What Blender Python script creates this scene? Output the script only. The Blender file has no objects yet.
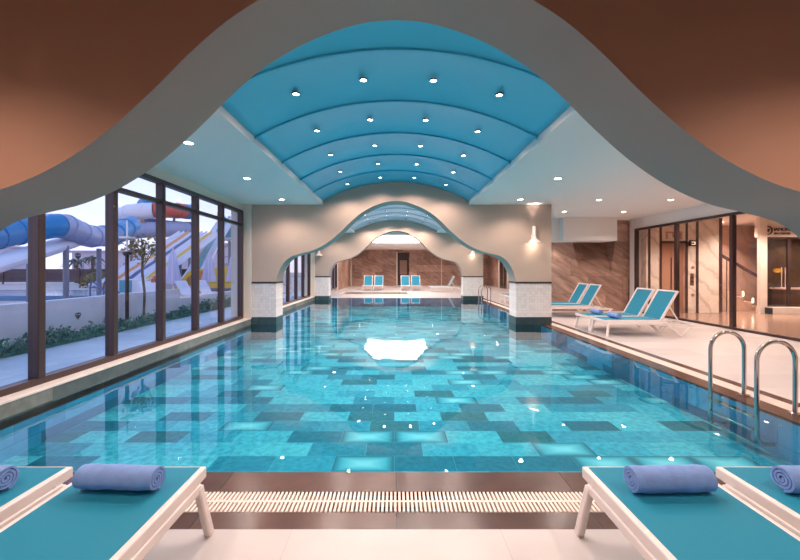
import bpy, bmesh, math, random
from mathutils import Vector, Matrix
random.seed(11)
PI = math.pi
S = bpy.context.scene
C = S.collection

# ------------------------------------------------------------ camera, sky, exposure
cam_d = bpy.data.cameras.new('camera'); cam = bpy.data.objects.new('camera', cam_d); C.objects.link(cam)
cam.location = (0, 0, 1.5); cam.rotation_euler = (PI/2, 0, 0)
cam_d.sensor_width = 36; cam_d.lens = 380/800*36
cam_d.shift_x = 4/800; cam_d.shift_y = -11/800
cam_d.clip_start = .05; cam_d.clip_end = 500
S.camera = cam
S.view_settings.view_transform = 'Standard'
S.view_settings.look = 'None'
S.view_settings.gamma = 1
S.view_settings.use_curve_mapping = False
S.view_settings.exposure = 1.33

SKY = 0.95
W = bpy.data.worlds.new('dusk_sky'); S.world = W; W.use_nodes = True
nt = W.node_tree; nt.nodes.clear()
out = nt.nodes.new('ShaderNodeOutputWorld'); bg = nt.nodes.new('ShaderNodeBackground')
tc = nt.nodes.new('ShaderNodeTexCoord'); sep = nt.nodes.new('ShaderNodeSeparateXYZ'); rp = nt.nodes.new('ShaderNodeValToRGB')
nt.links.new(tc.outputs['Generated'], sep.inputs[0]); nt.links.new(sep.outputs['Z'], rp.inputs[0])
rp.color_ramp.elements[0].position = 0.0; rp.color_ramp.elements[0].color = (.70, .62, .72, 1)
rp.color_ramp.elements[1].position = 0.5; rp.color_ramp.elements[1].color = (.30, .36, .58, 1)
e = rp.color_ramp.elements.new(.12); e.color = (.58, .57, .74, 1)
nt.links.new(rp.outputs[0], bg.inputs[0]); bg.inputs[1].default_value = SKY
nt.links.new(bg.outputs[0], out.inputs[0])

DOWNLIGHT_W = 30        # watts of one ceiling downlight
VAULT_W = 26
WARM = (1.0, .81, .72)
NEUTRAL = (1.0, .80, .70)

# ------------------------------------------------------------ helpers
def lin(r, g, b):
    f = lambda c: ((c/255)/12.92 if c/255 <= .04045 else (((c/255)+.055)/1.055)**2.4)
    return (f(r), f(g), f(b), 1)

MATS = {}
def mat(name, col, rough=.5, metal=0, var=0, vscale=6, bump=0, bscale=60, emit=None, estr=0, spec=.5):
    m = bpy.data.materials.new(name); m.use_nodes = True
    n = m.node_tree; b = n.nodes['Principled BSDF']
    b.inputs['Base Color'].default_value = col
    b.inputs['Roughness'].default_value = rough
    b.inputs['Metallic'].default_value = metal
    b.inputs['Specular IOR Level'].default_value = spec
    if var:
        t = n.nodes.new('ShaderNodeTexCoord'); no = n.nodes.new('ShaderNodeTexNoise')
        no.inputs['Scale'].default_value = vscale; no.inputs['Detail'].default_value = 5
        n.links.new(t.outputs['Object'], no.inputs['Vector'])
        r = n.nodes.new('ShaderNodeValToRGB')
        r.color_ramp.elements[0].position = .3; r.color_ramp.elements[1].position = .7
        r.color_ramp.elements[0].color = tuple(c*(1-var) for c in col[:3])+(1,)
        r.color_ramp.elements[1].color = tuple(min(1, c*(1+var)) for c in col[:3])+(1,)
        n.links.new(no.outputs[0], r.inputs[0]); n.links.new(r.outputs[0], b.inputs['Base Color'])
    if bump:
        t = n.nodes.new('ShaderNodeTexCoord'); no = n.nodes.new('ShaderNodeTexNoise'); bu = n.nodes.new('ShaderNodeBump')
        no.inputs['Scale'].default_value = bscale; no.inputs['Detail'].default_value = 3
        bu.inputs['Strength'].default_value = bump; bu.inputs['Distance'].default_value = .01
        n.links.new(t.outputs['Object'], no.inputs['Vector']); n.links.new(no.outputs[0], bu.inputs['Height'])
        n.links.new(bu.outputs[0], b.inputs['Normal'])
    if emit:
        b.inputs['Emission Color'].default_value = emit; b.inputs['Emission Strength'].default_value = estr
    MATS[name] = m
    return m

class NT:
    """tiny node helper"""
    def __init__(s, name):
        s.m = bpy.data.materials.new(name); s.m.use_nodes = True; s.n = s.m.node_tree
        s.b = s.n.nodes['Principled BSDF']; s.o = s.n.nodes['Material Output']; MATS[name] = s.m
    def new(s, t, **kw):
        x = s.n.nodes.new(t)
        for k, v in kw.items(): setattr(x, k, v)
        return x
    def l(s, a, b): s.n.links.new(a, b)
    def math(s, op, a, b=None, c=None):
        x = s.new('ShaderNodeMath', operation=op)
        for i, v in enumerate((a, b, c)):
            if v is None: continue
            if isinstance(v, (int, float)): x.inputs[i].default_value = v
            else: s.l(v, x.inputs[i])
        return x.outputs[0]
    def ramp(s, fac, els, interp='LINEAR'):
        r = s.new('ShaderNodeValToRGB'); cr = r.color_ramp; cr.interpolation = interp
        cr.elements[0].position, cr.elements[0].color = els[0]
        cr.elements[1].position, cr.elements[1].color = els[-1]
        for p, c in els[1:-1]:
            e = cr.elements.new(p); e.color = c
        s.l(fac, r.inputs[0]); return r.outputs[0]
    def mix(s, fac, a, b, mode='MIX'):
        x = s.new('ShaderNodeMix', data_type='RGBA', blend_type=mode)
        for sock, v in ((x.inputs[0], fac), (x.inputs[6], a), (x.inputs[7], b)):
            if isinstance(v, (int, float, tuple)): sock.default_value = v
            else: s.l(v, sock)
        return x.outputs[2]

def brick_mat(name, w, h, cols, mortar_col, mortar=.004, plane='XY', rough=.5, offset=.5, nscale=3, namt=.25, veins=0, streak=0, bump=.0):
    """tiles of w x h metres laid in a world plane; every tile takes one of cols at random"""
    t = NT(name)
    g = t.new('ShaderNodeNewGeometry'); sp = t.new('ShaderNodeSeparateXYZ'); t.l(g.outputs['Position'], sp.inputs[0])
    ax = {'X': sp.outputs[0], 'Y': sp.outputs[1], 'Z': sp.outputs[2]}
    u, v = ax[plane[0]], ax[plane[1]]
    if plane == 'UZ': pass
    row = t.math('FLOOR', t.math('DIVIDE', v, h))
    par = t.math('MULTIPLY', t.math('FLOORED_MODULO', row, 2.0), offset)
    uu = t.math('ADD', t.math('DIVIDE', u, w), par)
    col = t.math('FLOOR', uu)
    fu = t.math('FRACT', uu); fv = t.math('FRACT', t.math('DIVIDE', v, h))
    cmb = t.new('ShaderNodeCombineXYZ'); t.l(col, cmb.inputs[0]); t.l(row, cmb.inputs[1])
    wn = t.new('ShaderNodeTexWhiteNoise', noise_dimensions='3D'); t.l(cmb.outputs[0], wn.inputs['Vector'])
    n = len(cols)
    c = t.ramp(wn.outputs['Value'], [(i/n, cols[i]) for i in range(n)], 'CONSTANT')
    no = t.new('ShaderNodeTexNoise'); no.inputs['Scale'].default_value = nscale; no.inputs['Detail'].default_value = 6
    mp = t.new('ShaderNodeVectorMath', operation='ADD'); sc = t.new('ShaderNodeVectorMath', operation='SCALE')
    t.l(cmb.outputs[0], sc.inputs[0]); sc.inputs['Scale'].default_value = 3.7
    t.l(g.outputs['Position'], mp.inputs[0]); t.l(sc.outputs[0], mp.inputs[1])
    if streak:
        rot = t.new('ShaderNodeMapping'); rot.vector_type = 'TEXTURE'
        rot.inputs['Rotation'].default_value = (0, .55, 0) if plane[0] == 'X' else (-.55, 0, 0)
        rot.inputs['Scale'].default_value = (1, 1, .16)
        t.l(mp.outputs[0], rot.inputs[0]); t.l(rot.outputs[0], no.inputs['Vector'])
    else:
        t.l(mp.outputs[0], no.inputs['Vector'])
    k = t.ramp(no.outputs[0], [(.3, (1-namt,)*3+(1,)), (.7, (1+namt,)*3+(1,))])
    c = t.mix(1.0, c, k, 'MULTIPLY')
    if veins:
        wv = t.new('ShaderNodeTexWave'); wv.inputs['Scale'].default_value = .9; wv.inputs['Distortion'].default_value = 9
        wv.inputs['Detail'].default_value = 4; wv.bands_direction = 'DIAGONAL'
        t.l(mp.outputs[0], wv.inputs['Vector'])
        vk = t.ramp(wv.outputs['Fac'], [(.0, (1-veins,)*3+(1,)), (.25, (1, 1, 1, 1)), (1, (1, 1, 1, 1))])
        c = t.mix(1.0, c, vk, 'MULTIPLY')
    if mortar:
        mu = t.math('LESS_THAN', fu, mortar/w); mv = t.math('LESS_THAN', fv, mortar/h)
        mk = t.math('MAXIMUM', mu, mv)
        c = t.mix(mk, c, mortar_col)
    t.l(c, t.b.inputs['Base Color']); t.b.inputs['Roughness'].default_value = rough
    if bump:
        bu = t.new('ShaderNodeBump'); bu.inputs['Strength'].default_value = bump; bu.inputs['Distance'].default_value = .01
        t.l(no.outputs[0], bu.inputs['Height']); t.l(bu.outputs[0], t.b.inputs['Normal'])
    return t

def thin_glass(name, tint, ior=1.45, rough=0.0, boost=1.0):
    t = NT(name); t.n.nodes.remove(t.b)
    tr = t.new('ShaderNodeBsdfTransparent'); tr.inputs[0].default_value = tint
    gl = t.new('ShaderNodeBsdfGlossy'); gl.inputs['Roughness'].default_value = rough
    ge = t.new('ShaderNodeNewGeometry'); dt = t.new('ShaderNodeVectorMath', operation='DOT_PRODUCT')
    t.l(ge.outputs['Incoming'], dt.inputs[0]); t.l(ge.outputs['Normal'], dt.inputs[1])
    f0 = ((ior-1)/(ior+1))**2*boost; fr = None
    om = t.math('SUBTRACT', 1.0, t.math('ABSOLUTE', dt.outputs['Value']))
    f = t.math('ADD', f0, t.math('MULTIPLY', t.math('POWER', om, 5.0), 1-f0))
    mx = t.new('ShaderNodeMixShader')
    t.l(f, mx.inputs[0]); t.l(tr.outputs[0], mx.inputs[1]); t.l(gl.outputs[0], mx.inputs[2]); t.l(mx.outputs[0], t.o.inputs[0])
    return t, gl, fr

# geometry
def B(): return bmesh.new()
def box(bm, x0, y0, z0, x1, y1, z1, M=None):
    vs = [bm.verts.new(p) for p in ((x0,y0,z0),(x1,y0,z0),(x1,y1,z0),(x0,y1,z0),(x0,y0,z1),(x1,y0,z1),(x1,y1,z1),(x0,y1,z1))]
    if M is not None:
        for v in vs: v.co = M @ v.co
    for f in ((3,2,1,0),(4,5,6,7),(0,1,5,4),(1,2,6,5),(2,3,7,6),(3,0,4,7)):
        bm.faces.new([vs[i] for i in f])
    return vs
def quad(bm, a, b, c, d): bm.faces.new([bm.verts.new(p) for p in (a, b, c, d)])
def prism(bm, pts, axis, a, b):
    """pts: 2D polygon; axis 'X' 'Y' 'Z' = extrusion axis"""
    def P(p, t):
        return {'X': (t, p[0], p[1]), 'Y': (p[0], t, p[1]), 'Z': (p[0], p[1], t)}[axis]
    A = [bm.verts.new(P(p, a)) for p in pts]; Bv = [bm.verts.new(P(p, b)) for p in pts]
    bm.faces.new(A); bm.faces.new(Bv[::-1])
    n = len(pts)
    for i in range(n): bm.faces.new((A[i], Bv[i], Bv[(i+1) % n], A[(i+1) % n]))
def tube(bm, pts, r, n=10, closed=False, cap=True, flat=1.0):
    pts = [Vector(p) for p in pts]; rings = []
    N = len(pts); up = None
    for i, p in enumerate(pts):
        if closed: t = pts[(i+1) % N]-pts[i-1]
        else: t = pts[min(i+1, N-1)]-pts[max(i-1, 0)]
        t.normalize()
        if up is None:
            up = Vector((0, 0, 1)) if abs(t.z) < .9 else Vector((1, 0, 0))
        s = t.cross(up); s.normalize(); u = s.cross(t); u.normalize(); up = u
        rr = r[i] if isinstance(r, (list, tuple)) else r
        rings.append([bm.verts.new(p+s*(math.cos(2*PI*k/n)*rr)+u*(math.sin(2*PI*k/n)*rr*flat)) for k in range(n)])
    for i in range(N if closed else N-1):
        a, b = rings[i], rings[(i+1) % N]
        for k in range(n): bm.faces.new((a[k], a[(k+1) % n], b[(k+1) % n], b[k]))
    if cap and not closed:
        bm.faces.new(rings[0][::-1]); bm.faces.new(rings[-1])
def bar(bm, p, q, w, h):
    """rectangular bar from p to q, w horizontal, h in the other direction"""
    p, q = Vector(p), Vector(q); t = (q-p).normalized()
    up = Vector((0, 0, 1)) if abs(t.z) < .97 else Vector((0, 1, 0))
    s = t.cross(up).normalized(); u = s.cross(t).normalized()
    R = []
    for c in (p, q):
        R.append([bm.verts.new(c+s*(a*w/2)+u*(b*h/2)) for a, b in ((-1,-1),(1,-1),(1,1),(-1,1))])
    for k in range(4): bm.faces.new((R[0][k], R[0][(k+1) % 4], R[1][(k+1) % 4], R[1][k]))
    bm.faces.new(R[0][::-1]); bm.faces.new(R[1])
def lathe(bm, prof, n=24, loc=(0, 0, 0)):
    rings = []
    for r, z in prof:
        rings.append([bm.verts.new((loc[0]+r*math.cos(2*PI*k/n), loc[1]+r*math.sin(2*PI*k/n), loc[2]+z)) for k in range(n)])
    for a, b in zip(rings, rings[1:]):
        for k in range(n): bm.faces.new((a[k], a[(k+1) % n], b[(k+1) % n], b[k]))
    if prof[0][0] > 1e-4: bm.faces.new(rings[0][::-1])
    if prof[-1][0] > 1e-4: bm.faces.new(rings[-1])
def spline(pts, n=6):
    pts = [Vector(p) for p in pts]; o = []
    P = [pts[0]*2-pts[1]]+pts+[pts[-1]*2-pts[-2]]
    for i in range(1, len(P)-2):
        for k in range(n):
            t = k/n; a, b, c, d = P[i-1], P[i], P[i+1], P[i+2]
            o.append(.5*((2*b)+(c-a)*t+(2*a-5*b+4*c-d)*t*t+(3*b-a-3*c+d)*t**3))
    o.append(pts[-1]); return o

def obj(name, bm, m, parent=None, bevel=0, smooth=35, seg=2, loc=None):
    bmesh.ops.remove_doubles(bm, verts=bm.verts, dist=1e-5)
    bmesh.ops.recalc_face_normals(bm, faces=bm.faces)
    me = bpy.data.meshes.new(name); bm.to_mesh(me); bm.free()
    if m is not None: me.materials.append(m if not isinstance(m, NT) else m.m)
    if smooth:
        me.polygons.foreach_set('use_smooth', [True]*len(me.polygons)); me.set_sharp_from_angle(angle=math.radians(smooth))
    o = bpy.data.objects.new(name, me); C.objects.link(o)
    if parent: o.parent = parent
    if loc: o.location = loc
    if bevel:
        b = o.modifiers.new('bevel', 'BEVEL'); b.width = bevel; b.segments = seg; b.limit_method = 'ANGLE'; b.harden_normals = False
    return o
def tag(o, label, cat, group=None, kind=None):
    o['label'] = label; o['category'] = cat
    if group: o['group'] = group
    if kind: o['kind'] = kind
    return o
def thing(name, label, cat, loc=(0, 0, 0), rz=0, group=None):
    o = bpy.data.objects.new(name, None); o.empty_display_size = .1; C.objects.link(o)
    o.location = loc; o.rotation_euler = (0, 0, rz)
    return tag(o, label, cat, group)
def struct(name, bm, m, parent=None, **kw):
    o = obj(name, bm, m, parent, **kw)
    if not parent: o['kind'] = 'structure'
    return o
def structroot(name, loc=(0, 0, 0)):
    o = bpy.data.objects.new(name, None); C.objects.link(o); o.location = loc; o['kind'] = 'structure'; return o
def dup(root, loc, rz, label, group=None):
    r = root.copy(); C.objects.link(r); r.location = loc; r.rotation_euler = (0, 0, rz)
    r['label'] = label
    if group: r['group'] = group
    for ch in list(root.children):
        c = ch.copy(); C.objects.link(c); c.parent = r
        for g in ch.children:
            d = g.copy(); C.objects.link(d); d.parent = c
    return r
def at(px, py, Y):
    return Vector(((px-396)*Y/380, Y, 1.5-(py-269)*Y/380))

# ------------------------------------------------------------ materials
paint = mat('taupe_wall_paint', lin(192, 168, 152), .7, var=.03, vscale=2, bump=.05, bscale=120)
white = mat('white_ceiling_paint', lin(232, 226, 222), .75)
trimw = mat('pale_wall_paint', lin(226, 212, 200), .6)
blue_v = mat('blue_vault_panels', lin(78, 184, 214), .38)
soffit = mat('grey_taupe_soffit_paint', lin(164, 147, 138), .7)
terra = mat('peach_wall_paint', lin(178, 134, 112), .7, var=.03, vscale=2, bump=.05, bscale=120)
blue_v_lit = mat('blue_vault_panels_lit_pale', lin(204, 212, 228), .4)  # same vault panels, with whiter lighting put into a paler colour
dark_fr = mat('dark_brown_aluminium', lin(74, 56, 56), .35, metal=.2)
dark_trim = mat('dark_trim', lin(52, 40, 36), .5)
sillm = mat('cream_sill_stone', lin(242, 226, 214), .3, var=.05, vscale=8)
black = mat('black_metal', lin(22, 20, 20), .4)
chrome = mat('polished_steel', lin(205, 195, 190), .12, metal=1)
whitem = mat('white_powder_coat', lin(240, 228, 224), .35)
teal = mat('teal_sling_mesh', lin(36, 138, 168), .55, bump=.25, bscale=300, spec=.3)
towelm = mat('periwinkle_terry', lin(132, 162, 220), .95, var=.08, vscale=22, bump=.3, bscale=220)
brown_slab = brick_mat('brown_gutter_tile', 1.2, 10, [lin(96, 66, 56), lin(84, 58, 50), lin(104, 72, 62)], lin(60, 40, 34), .004, 'XY', .22, 0, 5, .15)
deck = brick_mat('deck_tile', 1.2, .6, [lin(204, 194, 192), lin(198, 188, 186), lin(209, 198, 195)], lin(180, 164, 160), .003, 'XY', .36, .5, 2.5, .05)
lobbyf = brick_mat('lobby_floor_tile', 1.0, 1.0, [lin(158, 128, 110), lin(150, 120, 104)], lin(120, 96, 84), .004, 'XY', .18, 0, 2, .1)
grate_w = mat('cream_grating', lin(232, 214, 204), .45)
pit = mat('gutter_pit', lin(70, 50, 44), .6)
WCOL = [lin(172, 138, 122), lin(160, 126, 112), lin(182, 148, 132), lin(150, 118, 104)]
stone_xz = brick_mat('brown_stone_cladding_xz', 1.25, .62, WCOL, lin(120, 92, 80), .006, 'XZ', .4, .5, 1.3, .36, .0, 1)
stone_yz = brick_mat('brown_stone_cladding_yz', 1.25, .62, WCOL, lin(120, 92, 80), .006, 'YZ', .4, .5, 1.3, .36, .0, 1)
mosaic = brick_mat('white_mosaic_xz', .075, .075, [lin(226, 216, 212), lin(220, 210, 206), lin(230, 220, 216)], lin(208, 198, 194), .006, 'XZ', .3, 0, 4, .03)
KC = [lin(112, 116, 114), lin(100, 106, 106), lin(126, 126, 120), lin(90, 96, 96), lin(118, 116, 108)]
kerb_yz = brick_mat('grey_kerb_stone_yz', .62, 3, KC, lin(60, 60, 56), .004, 'YZ', .3, 0, 8, .22)
marble = brick_mat('cream_marble', 3.0, 3.3, [lin(224, 208, 196), lin(218, 202, 190)], lin(150, 130, 115), 0, 'XZ', .2, 0, 2.5, .1, .22)
warmwall = brick_mat('brown_marble', 3.0, 3.3, [lin(200, 166, 148), lin(194, 160, 142)], lin(150, 130, 115), 0, 'XZ', .3, 0, 1.5, .14, .12)
copper = mat('copper_lift_door', lin(178, 134, 112), .3)

# pool floor: running-bond stone tiles, blue-teal, some with a pale cloudy centre
PC = [lin(104, 186, 196), lin(64, 156, 174), lin(112, 190, 198), lin(26, 104, 122), lin(80, 170, 186), lin(46, 138, 158), lin(104, 184, 194), lin(58, 110, 118), lin(54, 148, 168), lin(96, 180, 192), lin(32, 114, 134), lin(108, 188, 198), lin(70, 160, 178)]
pf = NT('pool_floor_tiles')
g = pf.new('ShaderNodeNewGeometry'); sp = pf.new('ShaderNodeSeparateXYZ'); pf.l(g.outputs['Position'], sp.inputs[0])
TW, TH = .60, .30
v_ = pf.math('DIVIDE', sp.outputs[1], TH)
row = pf.math('FLOOR', v_)
uu = pf.math('ADD', pf.math('DIVIDE', pf.math('ADD', sp.outputs[0], .02), TW), pf.math('MULTIPLY', pf.math('FLOORED_MODULO', row, 2.0), .5))
colm = pf.math('FLOOR', uu); fu = pf.math('FRACT', uu); fv = pf.math('FRACT', v_)
cb = pf.new('ShaderNodeCombineXYZ'); pf.l(colm, cb.inputs[0]); pf.l(row, cb.inputs[1]); cb.inputs[2].default_value = 3
wn = pf.new('ShaderNodeTexWhiteNoise', noise_dimensions='3D'); pf.l(cb.outputs[0], wn.inputs['Vector'])
sepc = pf.new('ShaderNodeSeparateColor'); pf.l(wn.outputs['Color'], sepc.inputs[0])
c = pf.ramp(sepc.outputs[0], [(i/len(PC), PC[i]) for i in range(len(PC))], 'CONSTANT')
no = pf.new('ShaderNodeTexNoise'); no.inputs['Scale'].default_value = 14; no.inputs['Detail'].default_value = 8; no.inputs['Roughness'].default_value = .7
pf.l(g.outputs['Position'], no.inputs['Vector'])
c = pf.mix(1.0, c, pf.ramp(no.outputs[0], [(.38, (.58, .68, .72, 1)), (.60, (1.14, 1.12, 1.11, 1))]), 'MULTIPLY')
# cloudy tiles
eu = pf.math('MULTIPLY', pf.math('ABSOLUTE', pf.math('SUBTRACT', fu, .5)), 2.0)
ev = pf.math('MULTIPLY', pf.math('ABSOLUTE', pf.math('SUBTRACT', fv, .5)), 2.0)
ed = pf.math('MAXIMUM', eu, ev)
cl = pf.ramp(ed, [(.2, lin(184, 216, 218)), (.72, lin(96, 172, 184)), (1.0, lin(18, 84, 102))])
isc = pf.math('GREATER_THAN', sepc.outputs[1], .885)
c = pf.mix(isc, c, cl)
mk = pf.math('MAXIMUM', pf.math('LESS_THAN', fu, .006), pf.math('LESS_THAN', fv, .012))
c = pf.mix(pf.math('MULTIPLY', mk, .5), c, lin(170, 216, 220))
pf.l(c, pf.b.inputs['Base Color']); pf.b.inputs['Roughness'].default_value = .6
PWC = [lin(60, 150, 190), lin(48, 132, 172), lin(72, 164, 200), lin(40, 110, 140)]
poolw_yz = brick_mat('pool_wall_tile_yz', .6, .3, PWC, lin(40, 100, 120), .004, 'YZ', .4, .5, 6, .12)
poolw_xz = brick_mat('pool_wall_tile_xz', .6, .3, PWC, lin(40, 100, 120), .004, 'XZ', .4, .5, 6, .12)

wt, wgl, wfr = thin_glass('pool_water', (.48, .86, .94, 1), 1.33)
g = wt.new('ShaderNodeNewGeometry'); n1 = wt.new('ShaderNodeTexNoise'); n1.inputs['Scale'].default_value = 1.6; n1.inputs['Detail'].default_value = 2
mp = wt.new('ShaderNodeMapping'); mp.inputs['Scale'].default_value = (1, 1, 1)
wt.l(g.outputs['Position'], mp.inputs[0]); wt.l(mp.outputs[0], n1.inputs['Vector'])
bu = wt.new('ShaderNodeBump'); bu.inputs['Strength'].default_value = .028; bu.inputs['Distance'].default_value = .1
wt.l(n1.outputs[0], bu.inputs['Height']); wt.l(bu.outputs[0], wgl.inputs['Normal'])
glass_w, _, _ = thin_glass('window_glass', (.86, .91, .97, 1), 1.5)
glass_l, _, _ = thin_glass('lobby_glass', (.97, .93, .90, 1), 1.45, boost=.8)
lensm = mat('downlight_lens', (1, 1, 1, 1), .5, emit=(1, .86, .74, 1), estr=28)
lensv = mat('vault_lens', (1, 1, 1, 1), .5, emit=(1, .92, .86, 1), estr=14)

# ------------------------------------------------------------ setting: floor, pool, kerb, gutter
PX, PY0, PY1 = 3.92, 2.81, 19.7
GX = 4.52          # outer edge of the gutter band on the right
GY = 2.19
CH = 3.24          # ceiling
BY = 34.5          # back wall
WX = -4.1          # window plane
RX = 8.36          # glass plane on the right
bm = B()
box(bm, WX-.2, -4, -.3, 16, GY, 0)                      # before the pool
box(bm, GX, GY, -.3, RX, BY, 0)                         # right deck
box(bm, -PX-.4, PY1, -.9, GX, BY, 0)                    # far deck
struct('floor', bm, deck, smooth=0)
bm = B(); box(bm, RX, GY, -.3, 16, 16.5, -.004); struct('floor_lobby', bm, lobbyf, smooth=0)

PD = -.42
bm = B(); box(bm, -PX-.3, PY0-.3, PD-.2, PX+.3, PY1+.1, PD); struct('floor_pool', bm, pf, smooth=0)
bm = B(); box(bm, -PX-.3, PY0, PD, -PX, PY1, -.02); box(bm, PX, PY0, PD, PX+.12, PY1, -.031); struct('wall_pool_sides', bm, poolw_yz, smooth=0)
bm = B(); box(bm, -PX, PY0-.2, PD, PX, PY0, -.031); box(bm, -PX, PY1-.06, PD, PX, PY1, -.005); struct('wall_pool_ends', bm, poolw_xz, smooth=0)
bm = B()
nx, ny = 1, 1
quad(bm, (-PX, PY0, -.006), (PX, PY0, -.006), (PX, PY1-.06, -.006), (-PX, PY1-.06, -.006))
o = obj('pool_water', bm, wt); tag(o, 'still clear turquoise water filling the indoor pool', 'water', kind='stuff')

# left kerb and sill
bm = B(); box(bm, -PX-.2, PY0, -.1, -PX, PY1, .15); struct('trim_1', bm, kerb_yz, smooth=0)
bm = B(); box(bm, WX-.12, PY0, .15, -PX+.012, PY1, .178); struct('trim_2', bm, sillm, bevel=.005)
# gutter: front run and right run
bm = B()
box(bm, -3.92, 2.564, -.03, GX, PY0, -.002); box(bm, -3.92, GY, -.25, GX, 2.344, -.001)
box(bm, PX, PY0, -.03, 4.17, PY1, -.002); box(bm, 4.38, 2.344, -.25, GX, PY1, -.001)
struct('trim_3', bm, brown_slab, smooth=0)
bm = B(); box(bm, -3.92, 2.344, -.2, 4.38, 2.564, -.06); box(bm, 4.17, 2.564, -.2, 4.38, PY1, -.06); struct('trim_4', bm, pit, smooth=0)
bm = B()
x = -3.9
while x < 4.37:
    box(bm, x, 2.35, -.03, x+.015, 2.558, 0); x += .027
box(bm, -3.9, 2.444, -.028, 4.37, 2.464, .001)
o = obj('overflow_grate', bm, grate_w, smooth=0); tag(o, 'cream slatted overflow grate across the near pool edge', 'grate')
bm = B()
y = 2.59
while y < PY1-.03:
    box(bm, 4.176, y, -.03, 4.374, y+.03, 0); y += .043
box(bm, 4.265, 2.58, -.028, 4.285, PY1, .001)
o = obj('overflow_grate', bm, grate_w, smooth=0); tag(o, 'cream slatted overflow grate along the right pool edge', 'grate')

# ------------------------------------------------------------ arch walls
PROF = [(0, 1.84), (.2, 1.825), (.4, 1.775), (.6, 1.70), (.78, 1.61), (1.0, 1.47), (1.22, 1.28), (1.45, 1.05), (1.72, .81), (2.0, .62), (2.3, .485), (2.6, .41), (2.83, .34), (3.02, .19), (3.14, -.01), (3.21, -.2), (3.24, -.38)]
pr = [(p.x, p.y+1.5) for p in spline([(a, b, 0) for a, b in PROF], 4)]
FULL = [(-x, z) for x, z in pr[::-1]]+pr[1:]
def arch_wall(name, y0, y1, xl, xr, zb, ztop=3.95, front=None):
    bm = B()
    cols = {}
    for y in (y0, y1):
        bot = [bm.verts.new((x, y, z)) for x, z in FULL]; top = [bm.verts.new((x, y, ztop)) for x, z in FULL]
        for i in range(len(FULL)-1): bm.faces.new((bot[i], bot[i+1], top[i+1], top[i]))
        cols[y] = bot
    a, b = cols[y0], cols[y1]
    for i in range(len(FULL)-1): bm.faces.new((a[i], b[i], b[i+1], a[i+1]))
    for s, xo in ((-1, xl), (1, xr)):
        xi = s*3.24; z0 = 1.12
        for y in (y0, y1): quad(bm, (xi, y, z0), (xo, y, z0), (xo, y, ztop), (xi, y, ztop))
        quad(bm, (xo, y0, z0), (xo, y1, z0), (xo, y1, ztop), (xo, y0, ztop))
        quad(bm, (xi, y0, z0), (xi, y1, z0), (xo, y1, z0), (xo, y0, z0))
    quad(bm, (xl, y0, ztop), (xr, y0, ztop), (xr, y1, ztop), (xl, y1, ztop))
    bmesh.ops.remove_doubles(bm, verts=bm.verts, dist=1e-4)
    w = struct(name, bm, paint, smooth=40)
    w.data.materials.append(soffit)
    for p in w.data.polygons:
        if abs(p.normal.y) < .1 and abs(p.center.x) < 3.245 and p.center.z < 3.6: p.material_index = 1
    if front:
        w.data.materials.append(front)
        for p in w.data.polygons:
            if p.normal.y < -.9: p.material_index = 2
    return w
tn = [5]
def dado(y0, y1, xl, xr):
    for s, xo in ((-1, xl), (1, xr)):
        x0, x1 = min(s*3.24, xo), max(s*3.24, xo)
        bm = B(); box(bm, x0, y0, .2, x1, y1, 1.12); struct('trim_%d' % tn[0], bm, mosaic, smooth=0); tn[0] += 1
        bm = B(); box(bm, x0-.012, y0-.012, 1.11, x1+.012, y1+.012, 1.155); struct('trim_%d' % tn[0], bm, dark_trim, smooth=0); tn[0] += 1
        bm = B(); box(bm, x0-.006, y0-.006, PD, x1+.006, y1+.006, .2); struct('trim_%d' % tn[0], bm, kerb_xz if True else 0, smooth=0); tn[0] += 1
kerb_xz = brick_mat('grey_kerb_stone_xz', .62, 3, [lin(58, 76, 80), lin(48, 64, 68), lin(66, 84, 86)], lin(40, 40, 38), .004, 'XZ', .3, 0, 8, .22)
A0, A1, A2 = (2.25, 2.81), (10.27, 10.87), (18.3, 18.9)
arch_wall('wall_near', A0[0], A0[1], -4.1, 4.2, 0, front=terra); dado(A0[0], A0[1], -4.1, 4.2)
arch_wall('wall_middle', A1[0], A1[1], -4.1, 4.2, 0); dado(A1[0], A1[1], -3.92, 4.2)
arch_wall('wall_far', A2[0], A2[1], -4.1, 4.2, 0); dado(A2[0], A2[1], -3.92, 4.2)
bm = B()
for y in (A1[0]-.06, A2[0]-.06): box(bm, WX, y, .178, -3.9, y+.2, CH)
struct('trim_%d' % tn[0], bm, trimw, smooth=0); tn[0] += 1

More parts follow.
